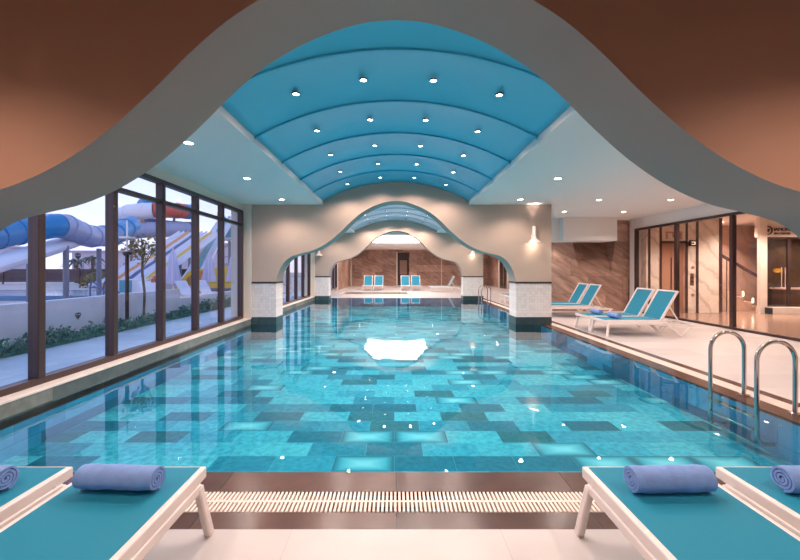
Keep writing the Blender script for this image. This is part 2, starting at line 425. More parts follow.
# ------------------------------------------------------------ ceilings
bm = B()
box(bm, WX-.3, A0[0], CH, -1.97, BY+.2, CH+.12)
box(bm, 1.97, A0[0], CH, 16, BY+.2, CH+.12)
box(bm, -1.97, A2[1]-.02, CH, 1.97, 20.0, CH+.2); box(bm, -1.97, 25.5, CH, 1.97, BY+.2, CH+.2)
box(bm, -1.97, 20.0, CH+.11, 1.97, 25.5, CH+.2)
struct('ceiling', bm, white, smooth=0)
bm = B(); box(bm, WX-.3, -4, CH, 16, A0[0]+.02, CH+.2); struct('ceiling', bm, mat('low_bounce_ceiling_brown', lin(92, 66, 54), .7), smooth=0)  # unseen ceiling, coloured dark to cut bounce onto the near arch wall
R_V = (1.97**2+.51**2)/(2*.51)
def vz(x): return 3.85-(R_V-math.sqrt(R_V*R_V-x*x))
def vault(y0, y1, n, m):
    bm = B(); NX, NYs = 32, 8
    dy = (y1-y0)/n
    for i in range(n):
        grid = []
        for j in range(NYs+1):
            t = j/NYs; y = y0+dy*(i+t)
            h = .05*(1-(2*t-1)**2)
            grid.append([bm.verts.new((x, y, vz(x)+h*math.cos(x/1.99*PI/2)**.5 if abs(x)<1.985 else vz(x))) for x in [1.99*(2*k/NX-1) for k in range(NX+1)]])
        for j in range(NYs):
            for k in range(NX): bm.faces.new((grid[j][k], grid[j][k+1], grid[j+1][k+1], grid[j+1][k]))
        # shadow gap between panels
        if i < n-1:
            y = y0+dy*(i+1)
            prev = None
            for k in range(NX+1):
                x = 1.99*(2*k/NX-1); z = vz(x)
                cur = (bm.verts.new((x, y, z)), bm.verts.new((x, y, z-.01)), bm.verts.new((x, y+.012, z-.01)), bm.verts.new((x, y+.012, z)))
                if prev:
                    for a in range(3): bm.faces.new((prev[a], cur[a], cur[a+1], prev[a+1]))
                prev = cur
    o = struct('ceiling', bm, m, smooth=25)
    s = o.modifiers.new('thick', 'SOLIDIFY'); s.thickness = .02; s.offset = 1
    return o
vault(A0[1]-.01, A1[0]+.01, 6, blue_v)
vault(A1[1]-.01, A2[0]+.01, 6, blue_v_lit)

# downlights
def add_spot(parent, z, power, col, angle=130, blend=.6, rad=.04, rot=(0, 0, 0)):
    ld = bpy.data.lights.new('bulb', 'SPOT'); ld.energy = power; ld.color = col; ld.spot_size = math.radians(angle); ld.spot_blend = blend
    ld.shadow_soft_size = rad
    o = bpy.data.objects.new('bulb', ld); C.objects.link(o); o.parent = parent; o.location = (0, 0, z); o.rotation_euler = rot
    return o
def downlight_meshes(r, dark):
    bm = B(); lathe(bm, [(r*.74, .003), (r*.74, -.012), (r*.8, -.014), (r, -.006), (r, .004)], 24)
    ring = obj('trim_ring', bm, black if dark else whitem)
    bm = B(); lathe(bm, [(0.0001, -.008), (r*.74, -.006), (r*.74, .003), (.0001, .003)], 24)
    lens = obj('lens', bm, lensv if dark else lensm)
    return ring, lens
RING, LENS = downlight_meshes(.075, False)
RINGV, LENSV = downlight_meshes(.05, True)
first = {'w': True, 'v': True}
def downlight(x, y, z, label, group, power, vaulted=False, col=NEUTRAL, angle=140):
    t = thing('ceiling_downlight', label, 'ceiling light', (x, y, z), 0, group)
    k = 'v' if vaulted else 'w'
    for src in ((RINGV, LENSV) if vaulted else (RING, LENS)):
        if first[k]: c = src
        else:
            c = src.copy(); C.objects.link(c)
        c.parent = t
    first[k] = False
    add_spot(t, -.03, power, col, angle)
    return t
nth = ['first', 'second', 'third', 'fourth', 'fifth', 'sixth']
side4 = [(-1.23, 'left end'), (-.4, 'inner left'), (.46, 'inner right'), (1.27, 'right end')]
for i in range(6):
    y = A0[1]+1.243*(i+.5)
    for x, s in side4:
        downlight(x, y, vz(x)-.0, 'black rimmed spotlight in the near blue vault, %s of %s row from front' % (s, nth[i]), 'spotlights in the near blue vault', VAULT_W, True)
for i in range(6):
    y = A1[1]+1.238*(i+.5)
    for x, s in side4:
        downlight(x, y, vz(x)-.0, 'tiny spotlight in the vault beyond the middle arch, %s of %s row' % (s, nth[i]), 'spotlights in the far vault', VAULT_W*1.5, True)
for i, y in enumerate((3.25, 5.22, 7.27, 9.48)):  # front pair added out of view behind the near arch to brighten the sill
    downlight(-2.85, y, CH, 'round downlight in the left ceiling strip above the windows, %s from front' % nth[i], 'downlights in the left strip', DOWNLIGHT_W)
    downlight(3.1, y, CH, 'round downlight right of the near blue vault, beside it, %s from front' % nth[i], 'downlights along the right of the vault', DOWNLIGHT_W)
for i, y in enumerate((3.2, 5.2, 7.3, 9.53, 11.5)):  # front pair added outside the view for extra light
    downlight(5.09, y, CH, 'round downlight above the right deck, %s of the middle line from front' % nth[i], 'downlights over the right deck', DOWNLIGHT_W*.85, col=WARM)
    downlight(6.89, y, CH, 'round downlight above the right deck, %s in the line nearest the glass' % nth[i], 'downlights over the right deck', DOWNLIGHT_W*.85, col=WARM)
for i, y in enumerate((13.2, 15.3, 17.4)):
    downlight(-2.85, y, CH, 'round downlight in left ceiling strip beyond the middle arch, %s from it' % nth[i], 'downlights beyond the middle arch', DOWNLIGHT_W)
    downlight(3.1, y, CH, 'round downlight in right ceiling strip beyond the middle arch, %s from it' % nth[i], 'downlights beyond the middle arch', DOWNLIGHT_W, col=WARM)
for i, y in enumerate((17, 20.5, 24, 27.5, 31)):
    downlight(6.4, y, CH, 'round downlight over the far right deck behind the stone wall, %s from the front' % nth[i], 'downlights in the back room', DOWNLIGHT_W*2.4, col=WARM)
for y, r in ((27.5, 'nearer'), (31.5, 'rear')):
    for x, q in ((-3, 'left'), (0, 'middle'), (3, 'right')):
        downlight(x, y, CH, 'round downlight behind the glowing cove of the back room, %s row, %s one' % (r, q), 'downlights in the back room', DOWNLIGHT_W*2.4, col=WARM)
for i, (x, y) in enumerate(((-2.6, .85), (2.6, .85), (-1.3, -.4), (1.3, -.4), (-2.6, -2), (2.6, -2), (5.6, .8))):
    downlight(x, y, CH, 'round warm downlight in the ceiling in front of the near arch', 'downlights in front of the near arch', 64 if i < 2 else 22, col=(1, .76, .64), angle=140)

# ------------------------------------------------------------ windows, left wall
wn_ = [1]
def window(y0, y1, mull, nm):
    root = structroot('window_%d' % wn_[0], (WX, (y0+y1)/2, .178)); wn_[0] += 1
    ox, oy, oz = root.location
    def put(name, bm, m, par=root, **kw):
        for v in bm.verts: v.co -= Vector((ox, oy, oz))
        return obj(name, bm, m, par, **kw)
    zt = 3.06; zs = .178; ztr = 2.68
    bm = B(); box(bm, WX-.1, y0, zs, WX+.03, y1, zs+.075); put('bottom_rail', bm, dark_fr, bevel=.006)
    bm = B(); box(bm, WX-.1, y0, zt-.07, WX+.03, y1, zt); put('top_rail', bm, dark_fr, bevel=.006)
    bm = B(); box(bm, WX-.085, y0, ztr-.035, WX+.015, y1, ztr+.035); put('transom', bm, dark_fr, bevel=.006)
    for y in mull:
        bm = B(); box(bm, WX-.09, y-.045, zs+.07, WX+.04, y+.045, zt-.06); put('mullion', bm, dark_fr, bevel=.008)
    ed = list(mull)
    for a, b in zip(ed, ed[1:]):
        bm = B(); box(bm, WX-.04, a+.04, zs+.07, WX-.028, b-.04, ztr-.03); put('pane', bm, glass_w, smooth=0)
        bm = B(); box(bm, WX-.04, a+.04, ztr+.03, WX-.028, b-.04, zt-.065); put('pane', bm, glass_w, smooth=0)
    return root
S1 = 1.149
m1 = [3.215+S1*i for i in range(6)]+[10.08]
w1 = window(3.16, 10.14, m1, 6)
m2 = [11.0+1.17*i for i in range(7)]
window(10.95, 18.07, m2, 6)
m3 = [19.0+1.2*i for i in range(7)]
window(18.95, 26.25, m3, 6)
bm = B()
box(bm, WX-.3, -4, 0, WX-.11+.11, 3.16, CH); box(bm, WX-.3, 3.16, 3.06, WX, BY, CH)
box(bm, WX-.3, PY1, 0, WX-.101, 26.25, .178)
box(bm, WX-.3, 10.14, .0, WX-.001, 10.95, 3.06); box(bm, WX-.3, 18.07, .0, WX-.001, 18.95, 3.06)
struct('wall_left', bm, trimw, smooth=0)
bm = B(); box(bm, WX-.3, 3.0, -.4, WX-.115, 26.3, .175); struct('trim_%d' % tn[0], bm, trimw, smooth=0); tn[0] += 1
bm = B(); box(bm, WX-.3, 26.5, 0, WX, BY, CH); struct('wall_left_stone', bm, stone_yz, smooth=0)
bm = B(); box(bm, WX-.3, 26.25, 0, WX+.05, 26.5, CH); box(bm, WX, BY-.12, 0, WX+.1, BY, CH); struct('trim_%d' % tn[0], bm, trimw, smooth=0); tn[0] += 1

# diamond stickers on the panes
def sticker(y, z, label):
    bm = B(); x = WX-.024; r = .052
    P = [(-1, .35), (-.55, .85), (.55, .85), (1, .35), (0, -.95)]
    def tri(*p): prism(bm, [(y+a*r, z+b*r) for a, b in p], 'X', x-.002, x)
    g_ = .05
    tri((-1, .42), (-.55, .85), (-.42, .42)); tri((-.45, .85), (.45, .85), (.32, .42), (-.32, .42)); tri((.55, .85), (1, .42), (.42, .42))
    tri((-1, .3), (-.42, .3), (-.08, -.9)); tri((-.32, .3), (.32, .3), (0, -.95)); tri((.42, .3), (1, .3), (.08, -.9))
    o = obj('diamond_sticker', bm, black, smooth=0); tag(o, label, 'sticker', 'diamond stickers on the glass')
sticker(4.93, .89, 'small black diamond sticker low on the second window pane')
sticker(4.93, 1.66, 'small black diamond sticker at eye level on the second window pane, upper one')

# ------------------------------------------------------------ right and back walls
bm = B(); box(bm, RX-.02, -4, 2.9, RX+.2, 13.45, CH); box(bm, RX-.02, -4, 0, RX+.2, 1.9, 2.9)
box(bm, RX-.06, 13.25, 0, RX+.25, 13.5, CH)
struct('wall_right', bm, white, smooth=0)
bm = B(); box(bm, RX, 13.9, 0, RX+.3, BY, CH); struct('wall_right_stone', bm, stone_yz, smooth=0)
bm = B(); box(bm, WX-.3, BY, 0, .15, BY+.3, CH); box(bm, 1.2, BY, 0, RX+.3, BY+.3, CH); box(bm, .15, BY, 3.0, 1.2, BY+.3, CH); struct('wall_back', bm, stone_xz, smooth=0)
bm = B(); box(bm, .03, BY-.03, 0, .13, BY+.02, CH-.2); box(bm, 4.1, BY-.02, 0, 4.16, BY+.02, CH-.2); struct('trim_%d' % tn[0], bm, trimw, smooth=0); tn[0] += 1
bm = B(); box(bm, WX-.3, -4.3, 0, 16, -4, CH+.4); struct('wall_front', bm, paint, smooth=0)
# dark doorway in the back wall
d1 = structroot('door_1', (.675, BY+.2, 0))
bm = B(); box(bm, -.525, .05, 0, .525, .09, 3.0); obj('door_panel', bm, mat('dark_walnut', lin(52, 36, 30), .4), d1, smooth=0)
bm = B(); box(bm, -.33, .0, 1.0, .33, .05, 2.3); obj('door_glazing', bm, mat('smoked_mirror', lin(150, 118, 104), .25), d1, smooth=0)
bm = B(); box(bm, -.41, .0, .93, -.33, .05, 2.37); box(bm, .33, .0, .93, .41, .05, 2.37); box(bm, -.33, 0, 2.3, .33, .05, 2.37); box(bm, -.33, 0, .93, .33, .05, 1.0); obj('glazing_frame', bm, black, d1, smooth=0)
bm = B(); tube(bm, [(.43, -.05, .95), (.43, -.05, 1.25)], .015, 8); obj('door_handle', bm, chrome, d1)
# dark glazed door in the right wall far back
d2 = structroot('door_2', (RX, 29.4, 0))
bm = B(); box(bm, -.05, -1.05, 0, .0, 1.05, 2.75); obj('door_panel', bm, mat('dark_bronze_glass', lin(50, 38, 34), .15), d2, smooth=0)
bm = B(); box(bm, -.1, 1.05, 0, 0, 1.35, 3.1); box(bm, -.1, -1.15, 0, 0, -1.05, 2.9); box(bm, -.1, -1.05, 2.75, 0, 1.05, 2.9); obj('door_frame', bm, trimw, d2, smooth=0)
bm = B(); box(bm, -.07, -.03, 0, -.05, .03, 2.75); obj('door_stile', bm, copper, d2, smooth=0)

# faceted stone wall behind the loungers
FY = 13.6
bm = B()
x0, x1 = 5.45, RX-.06
fa = [(6.3, 2.5), (7.85, 2.5), (7.7, 1.36), (6.58, 1.38)]
q = [(x0, 0), (x1, 0), (x1, CH), (x0, CH)]
def fv3(p, d=0): return (p[0], FY+d, p[1])
for a, b, c_, d_ in ((q[0], q[1], fa[2], fa[3]), (q[1], q[2], fa[1], fa[2]), (q[2], q[3], fa[0], fa[1]), (q[3], q[0], fa[3], fa[0])):
    quad(bm, fv3(a), fv3(b), fv3(c_), fv3(d_))
T0, T1 = (6.36, FY+.6, 2.5), (7.8, FY+.6, 2.5)
quad(bm, T0, T1, fv3(fa[2]), fv3(fa[3]))
bm.faces.new([bm.verts.new(p) for p in (fv3(fa[0]), T0, fv3(fa[3]))]); bm.faces.new([bm.verts.new(p) for p in (fv3(fa[1]), T1, fv3(fa[2]))])
quad(bm, fv3(fa[0]), fv3(fa[1]), T1, T0)
box(bm, x0, FY+.64, 0, x1, FY+.7, CH); box(bm, x0-.01, FY, 0, x0+.05, FY+.7, CH)
struct('wall_stone_facets', bm, stone_xz, smooth=0)
bm = B(); box(bm, 5.62, 12.75, 2.45, 7.42, FY-.005, CH); box(bm, 4.9, 13.1, 2.45, 5.62, FY-.005, CH); struct('ceiling_bulkhead', bm, white, smooth=0)
downlight(5.35, 13.3, 2.45, 'small downlight under the white bulkhead by the stone wall', None, 14, col=WARM)

# glass screen to the lobby
gs = structroot('window_4', (RX, 7.5, 0))
posts = [13.2-1.885*i for i in range(7)]
bm = B(); box(bm, -.04, 1.9-7.5, 0, .04, 13.25-7.5, .06); obj('bottom_rail', bm, dark_fr, gs, smooth=0)
bm = B(); box(bm, -.045, 1.9-7.5, 2.83, .045, 13.25-7.5, 2.9); obj('top_rail', bm, dark_fr, gs, smooth=0)
for y in posts:
    bm = B(); box(bm, -.05, y-7.5-.045, .06, .05, y-7.5+.045, 2.83); obj('mullion', bm, dark_fr, gs, smooth=0)
for a, b in zip(posts, posts[1:]):
    bm = B(); box(bm, -.006, b-7.5+.04, .05, .006, a-7.5-.04, 2.84); obj('pane', bm, glass_l, gs, smooth=0)

# ------------------------------------------------------------ lobby behind the glass
LY = 13.0
bm = B()
box(bm, RX+.2, LY, 0, 9.08, LY+.3, CH); box(bm, 9.92, LY, 0, 11.12, LY+.3, CH); box(bm, 9.08, LY, 2.4, 9.92, LY+.3, CH)
struct('wall_lobby', bm, marble, smooth=0)
bm = B(); box(bm, RX+.3, 15.2, 0, 16, 15.4, CH+.02); struct('wall_lobby_back', bm, warmwall, smooth=0)
bm = B(); box(bm, 15.8, -4, 0, 16, 16.5, CH); struct('wall_lobby_right', bm, warmwall, smooth=0)
bm = B()
for x in (8.62, 9.03, 9.97, 10.27, 10.8):
    pass
for x, w in ((8.66, .07), (9.05, .07), (9.94, .07), (10.3, .08), (11.1, .1)):
    box(bm, x-w/2, LY-.02, 0, x+w/2, LY+.01, CH)
box(bm, 9.05, LY-.02, 2.38, 9.94, LY+.01, 2.46)
struct('trim_%d' % tn[0], bm, dark_fr, smooth=0); tn[0] += 1
lift = structroot('door_3', (9.5, LY+.12, 0))
bm = B(); box(bm, -.42, 0, 0, -.005, .04, 2.4); obj('door_leaf', bm, copper, lift, smooth=0)
bm = B(); box(bm, .005, 0, 0, .42, .04, 2.4); obj('door_leaf', bm, copper, lift, smooth=0)
bm = B(); box(bm, -.02, -.01, .8, .02, 0, 1.9); obj('door_pull', bm, dark_fr, lift, smooth=0)
t = thing('floor_indicator', 'small dark floor indicator box beside the lift door', 'indicator', (10.12, LY, 2.38))
bm = B(); box(bm, -.12, -.05, -.1, .12, -.002, .1); obj('housing', bm, black, t, bevel=.01)
bm = B(); box(bm, -.05, -.055, -.05, .08, -.05, -.03); box(bm, -.05, -.055, .03, .08, -.05, .05); box(bm, .06, -.055, -.05, .08, -.05, .05); obj('screen_mark', bm, mat('indicator_glow', lin(200, 180, 160), .4, emit=(1, .8, .6, 1), estr=.6), t, smooth=0)
t = thing('call_panel', 'tall steel call button panel between the lobby marble strips', 'button panel', (10.12, LY, 1.15))
bm = B(); box(bm, -.06, -.025, -.2, .06, -.002, .2); obj('plate', bm, mat('brushed_panel', lin(150, 112, 92), .35, metal=.7), t, bevel=.008)
for z in (-.08, .06):
    bm = B(); box(bm, -.03, -.035, z-.03, .03, -.024, z+.03); obj('button', bm, black, t, bevel=.004)
for z, lab in ((1.56, 'round copper knob on lobby marble above the call panel'), (.62, 'round copper knob on lobby marble below the call panel')):
    bm = B(); lathe(bm, [(.0001, 0), (.05, 0), (.055, .02), (.04, .045), (.0001, .05)], 16)
    o = obj('knob', bm, copper, t, loc=(.03, -.001, z-1.15)); o.rotation_euler = (PI/2, 0, 0)
t = thing('lift_sign', 'dark bracket shaped sign above the lift door', 'sign', (9.5, LY, 2.72))
bm = B(); box(bm, -.28, -.03, -.0, .28, -.002, .06); box(bm, -.28, -.03, -.2, -.22, -.002, .0); box(bm, .2, -.03, -.2, .28, -.002, .0); box(bm, -.05, -.03, -.14, .05, -.002, .0); obj('bracket', bm, copper, t, smooth=0)
# staircase
st = structroot('stairs', (13.0, 13.55, 0))
for i in range(7):
    bm = B(); box(bm, -.30*(i+1), 0, 0, -.30*i, 1.25, .17*(i+1)); obj('step', bm, warmwall, st, smooth=0)
t = thing('handrail', 'dark sloping handrail on the lobby staircase', 'handrail', (12.95, 13.5, 0))
bm = B(); bar(bm, (-1.45, 0, 2.02), (.1, 0, 1.12), .05, .09); obj('rail', bm, dark_fr, t)
for x, z0, z1 in ((-.05, .0, 1.2), (-1.2, .0, 1.86)):
    bm = B(); tube(bm, [(x, 0, z0), (x, 0, z1)], .014, 8); obj('baluster', bm, dark_fr, t)
for i, (x, z) in enumerate(((12.35, .62), (12.7, .38))):
    bm = B(); box(bm, -.02, -.02, -.08, .02, 0, .08)
    o = obj('step_light', bm, mat('step_glow%d' % i, (1, .85, .7, 1), .5, emit=(1, .8, .6, 1), estr=4), None, smooth=0, loc=(x, 13.53, z)); tag(o, 'small glowing step light on the stair side, %s' % ('upper one' if i == 0 else 'lower one'), 'step light', 'stair lights')
bm = B(); box(bm, 12.22, 12.75, 0, 12.46, 12.86, CH); struct('trim_%d' % tn[0], bm, trimw, smooth=0); tn[0] += 1
t = thing('waste_bin', 'small dark floor box beside the white lobby pillar', 'bin', (12.42, 12.66, 0))
bm = B(); box(bm, -.07, -.07, 0, .07, .07, .2); obj('body', bm, black, t, bevel=.01)
bm = B(); box(bm, -.075, -.075, .2, .075, .075, .22); obj('lid', bm, dark_fr, t, bevel=.006)
# spa front
bm = B(); box(bm, 12.46, 13.0, 2.6, 15.8, 13.2, CH); box(bm, 12.5, 12.7, 0, 15.8, 13.2, .2); struct('wall_spa', bm, trimw, smooth=0)
spa = structroot('window_5', (13.9, 13.1, .2))
bm = B(); box(bm, -1.42, -.03, 0, -1.36, .03, 2.4); box(bm, -1.42, -.03, 2.34, 1.5, .03, 2.4); box(bm, -.42, -.03, 0, -.32, .03, 2.34); box(bm, -1.42, -.03, 0, 1.5, .03, .06); obj('frame', bm, dark_fr, spa, smooth=0)
bm = B(); box(bm, -1.36, -.004, .06, -.42, .004, 2.34); obj('pane', bm, glass_l, spa, smooth=0)
bm = B(); box(bm, -.32, -.004, .06, 1.5, .004, 2.34); obj('pane', bm, glass_l, spa, smooth=0)
bm = B(); box(bm, 13.5, 13.9, 0, 15.8, 14.0, 2.6); box(bm, 13.3, 13.2, 2.6, 15.8, 14.0, 2.7); struct('wall_spa_back', bm, mat('dark_olive_wall', lin(70, 52, 34), .6), smooth=0)
bm = B(); prism(bm, [(12.47, 13.05), (12.57, 13.02), (13.6, 13.95), (13.5, 14.0)], 'Z', 0, CH); struct('wall_spa_side', bm, warmwall, smooth=0)
t = thing('display_counter', 'low dark counter with a pale top inside the spa window', 'counter', (14.35, 13.6, 0))
bm = B(); box(bm, -.7, -.2, .12, .7, .2, .78); obj('body', bm, mat('counter_brown', lin(88, 66, 54), .4), t, smooth=0)
bm = B(); box(bm, -.74, -.24, .78, .74, .24, .83); obj('counter_top', bm, sillm, t, smooth=0)
for i, x in enumerate((13.75, 13.88, 14.0)):
    t = thing('candlestick', 'tall pale candlestick on the spa counter, %s' % ['left one', 'middle one', 'right one'][i], 'candlestick', (x, 13.55, .83), 0, 'candlesticks in the spa')
    bm = B(); lathe(bm, [(.05, 0), (.05, .015), (.012, .03), (.012, .5)], 12); obj('stem', bm, whitem, t)
    bm = B(); lathe(bm, [(.016, .5), (.016, .72), (.0001, .73)], 10); obj('candle', bm, sillm, t)
t = thing('flower', 'yellow flower head leaning over the spa counter', 'flower', (13.5, 13.6, .83))
bm = B(); tube(bm, spline([(0, 0, 0), (.02, 0, .4), (.1, 0, .62)], 5), .012, 8); obj('stalk', bm, mat('stalk', lin(70, 80, 30), .6), t)
bm = B()
for k in range(14):
    a = 2*PI*k/14; ca, sa = math.cos(a), math.sin(a)
    quad(bm, (.12, 0, .62), (.12+.1*ca-.03*sa, -.02, .62+.06*sa+.02*ca), (.12+.2*ca, -.05, .62+.09*sa), (.12+.1*ca+.03*sa, -.02, .62+.06*sa-.02*ca))
obj('petals', bm, mat('yellow_petal', lin(226, 184, 40), .6), t)
bm = B(); lathe(bm, [(.0001, 0), (.07, .01), (.11, .07), (.1, .14), (.04, .19), (.0001, .2)], 16)
o = obj('gourd', bm, mat('orange_gourd', lin(196, 128, 50), .5), None, loc=(13.3, 13.35, 0.0)); tag(o, 'small orange round ornament on the floor inside the spa window', 'ornament')
# sign: ring logo and letters
t = thing('spa_sign', 'brown ring logo and lettering on the pale fascia above the spa window', 'sign', (12.72, 12.995, 2.82))
bm = B()
N = 28
for k in range(N):
    a, b = 2*PI*k/N, 2*PI*(k+1)/N
    P = [(math.cos(a)*.15, math.sin(a)*.15), (math.cos(b)*.15, math.sin(b)*.15), (math.cos(b)*.11, math.sin(b)*.11), (math.cos(a)*.11, math.sin(a)*.11)]
    prism(bm, P, 'Y', -.02, 0)
obj('ring_emblem', bm, mat('sign_brown', lin(66, 34, 26), .4), t, smooth=0)
bm = B(); prism(bm, [(-.06, .025), (-.035, .06), (.035, .06), (.06, .025), (0, -.07)], 'Y', -.02, 0); obj('diamond_emblem', bm, MATS['sign_brown'], t, smooth=0)
def text(body, size, loc, m, parent, name, align='LEFT', rot=(PI/2, 0, 0)):
    cu = bpy.data.curves.new(name, 'FONT'); cu.body = body; cu.size = size; cu.extrude = .008; cu.align_x = align
    o = bpy.data.objects.new(name, cu); C.objects.link(o)
    dg = bpy.context.evaluated_depsgraph_get()
    me = bpy.data.meshes.new_from_object(o.evaluated_get(dg)); bpy.data.objects.remove(o)
    me.materials.append(m); o = bpy.data.objects.new(name, me); C.objects.link(o)
    o.parent = parent; o.location = loc; o.rotation_euler = rot
    return o
text('IAMOND', .165, (.19, -.01, -.02), MATS['sign_brown'], t, 'lettering')
text('SPA CENTER', .1, (.19, -.01, -.14), MATS['sign_brown'], t, 'lettering')
for i, (x, y) in enumerate(((9.3, 11.0), (11.5, 11.8), (11.4, 8), (13.6, 11.8), (9.6, 6), (14.2, 13.4), (12.0, 14.0))):  # the last lamp is added to light the dark stairs
    downlight(x, y, 2.6 if i == 5 else CH, 'small downlight in the lobby ceiling behind the glass, %s' % ['by the lift', 'before the stairs', 'over the middle of the lobby floor', 'before the spa sign', 'nearest the pool ladder', 'inside the spa window', 'added over the stairs to light them'][i], 'downlights in the lobby', DOWNLIGHT_W*(.8 if i == 5 else 9 if i == 6 else 4.8), col=(1, .86, .77))

# ------------------------------------------------------------ cove light
t = thing('cove_light', 'wide glowing white cove in the ceiling of the back room', 'ceiling light', (0, 22.75, CH))
bm = B(); box(bm, -1.9, -2.7, .06, 1.9, 2.7, .1); obj('diffuser', bm, mat('cove_glow', (1, 1, 1, 1), .5, emit=(1, .95, .90, 1), estr=2.4), t, smooth=0)
bm = B()
for a in ((-1.965, -2.745, 1.965, -2.7), (-1.965, 2.7, 1.965, 2.745), (-1.965, -2.7, -1.9, 2.7), (1.9, -2.7, 1.965, 2.7)): box(bm, a[0], a[1], .0, a[2], a[3], .1)
obj('cove_edge', bm, white, t, smooth=0)

# sconces
def sconce(x, y, z, label, lit=True):
    t = thing('wall_sconce', label, 'wall lamp', (x, y, z), 0, 'cone sconces on the arch walls')
    bm = B(); box(bm, -.04, -.03, .05, .04, -.001, .2); obj('bracket', bm, whitem, t, bevel=.006)
    bm = B(); lathe(bm, [(.045, .42), (.05, .40), (.05, .14), (.075, .08), (.16, .0), (.165, -.01), (.15, -.008), (.06, .07), (.04, .14), (.04, .42)], 24, (0, -.12, 0)); obj('shade', bm, mat('sconce_white', lin(240, 228, 218), .4), t)
    if lit:
        bm = B(); lathe(bm, [(.0001, .015), (.11, .02), (.11, .03), (.0001, .03)], 20, (0, -.12, 0)); obj('lens', bm, mat('sconce_glow', (1, 1, 1, 1), .5, emit=(1, .82, .64, 1), estr=8), t)
        s = add_spot(t, -.02, 2.2, WARM, 120, .9); s.location = (0, -.12, -.02)
        s = add_spot(t, .44, 14, WARM, 50, .9, rot=(PI, 0, 0)); s.location = (0, -.12, .44)
    return t
sconce(3.69, A1[0], 2.22, 'lit white cone sconce on the right of the middle arch wall')
sconce(3.69, A2[0], 2.22, 'lit white cone sconce on the right of the far arch wall')
sconce(-3.69, A2[0], 2.15, 'small unlit white sconce on the left of the far arch wall', False)

# ------------------------------------------------------------ sun loungers
def lounger(label, loc, rz, group):
    """foot end at local y=0, head towards +y; seat hinge at 1.22, back raised"""
    t = thing('sun_lounger', label, 'sun lounger', loc, rz, group)
    H, w, hy = .37, .32, 1.24
    bm = B()
    for s in (-1, 1):
        bar(bm, (s*(w-.018), 0, H-.031), (s*(w-.018), hy+.06, H-.031), .036, .062)
        bar(bm, (s*(w-.012), .07, .287), (s*(w-.012), 1.5, .287), .04, .05)
        for y in (.12, .7, 1.22): bar(bm, (s*(w-.01), y, .28), (s*(w-.015), y, H-.03), .03, .03)
    bar(bm, (-w+.01, .008, H-.031), (w-.01, .008, H-.031), .016, .062)
    bar(bm, (-w, hy, H-.03), (w, hy, H-.03), .03, .03)
    bar(bm, (-w, 1.48, .27), (w, 1.48, .27), .04, .04)
    obj('frame', bm, whitem, t, bevel=.008)
    bm = B(); box(bm, -w+.03, .015, H-.016, w-.03, hy, H+.002); obj('sling', bm, teal, t, bevel=.003)
    for s in (-1, 1):
        bm = B(); bar(bm, (s*(w-.008), .08, .295), (s*(w+.03), .03, 0.0), .04, .05); obj('leg', bm, whitem, t, bevel=.01)
        bm = B(); bar(bm, (s*(w+.005), 1.40, .27), (s*(w+.025), 1.66, .02), .04, .045); bar(bm, (s*(w+.025), 1.66, .02), (s*(w+.005), 1.93, .26), .035, .04); obj('leg', bm, whitem, t, bevel=.01)
    a = math.radians(60); L = .76
    br = bpy.data.objects.new('backrest', None); C.objects.link(br); br.parent = t; br.location = (0, hy, H-.02); br.rotation_euler = (a, 0, 0)
    bm = B()
    for s in (-1, 1): bar(bm, (s*(w-.02), 0, 0), (s*(w-.02), L, 0), .04, .045)
    bar(bm, (-w, L-.018, 0), (w, L-.018, 0), .036, .045); obj('back_frame', bm, whitem, br, bevel=.008)
    bm = B(); box(bm, -w+.036, .03, -.004, w-.036, L-.034, .01); obj('back_sling', bm, teal, br, bevel=.003)
    bm = B()
    for s in (-1, 1): bar(bm, (s*(w-.05), hy+.2, H+.33), (s*(w-.05), hy+.46, .275), .022, .022)
    obj('back_strut', bm, whitem, t)
    bm = B()
    for s in (-1, 1): bar(bm, (s*(w+.008), 1.50, .27), (s*(w+.01), 1.95, .255), .03, .04)
    bar(bm, (-w-.01, 1.95, .255), (w+.01, 1.95, .255), .03, .04); obj('rear_rail', bm, whitem, t, bevel=.006)
    return t
L0 = lounger('teal and white lounger at front right holding a rolled towel, nearest the centre', (1.385, 2.18, 0), PI, 'front loungers')
dup(L0, (2.15, 2.18, 0), PI, 'teal and white lounger cut off at the right edge of the picture', 'front loungers')
dup(L0, (-1.405, 2.18, 0), PI, 'teal and white lounger at front left holding a rolled towel, nearest the centre', 'front loungers')
dup(L0, (-2.17, 2.18, 0), PI, 'teal and white lounger cut off at the left edge of the picture', 'front loungers')
gr = 'loungers on the right deck'
dup(L0, (4.62, 8.72, 0), -PI/2, 'raised teal lounger by the glass wall, nearer of the pair with towels', gr)
dup(L0, (4.62, 9.49, 0), -PI/2, 'raised teal lounger by the glass wall, farther of the pair with towels', gr)
dup(L0, (4.72, 12.05, 0), -PI/2, 'raised teal lounger in front of the faceted stone wall, nearer of its pair', gr)
dup(L0, (4.72, 12.82, 0), -PI/2, 'raised teal lounger in front of the faceted stone wall, nearest that wall', gr)
dup(L0, (4.75, 16.3, 0), -PI/2, 'lounger foot glimpsed between the middle column and the far ladder', gr)
dup(L0, (4.75, 17.07, 0), -PI/2, 'lounger mostly hidden behind the middle column', gr)
gb = 'loungers in the back room'
dup(L0, (-2.02, 26.3, 0), 0, 'far teal lounger facing the pool, leftmost of the four against the stone wall', gb)
dup(L0, (-1.25, 26.3, 0), 0, 'far teal lounger facing the pool, second from the left against the stone wall', gb)
dup(L0, (.67, 26.3, 0), 0, 'far teal lounger facing the pool, third from the left below the dark door', gb)
dup(L0, (1.44, 26.3, 0), 0, 'far teal lounger facing the pool, rightmost of the four', gb)
dup(L0, (2.25, 25.4, 0), -PI/2, 'far white lounger turned sideways near the far arch column', gb)

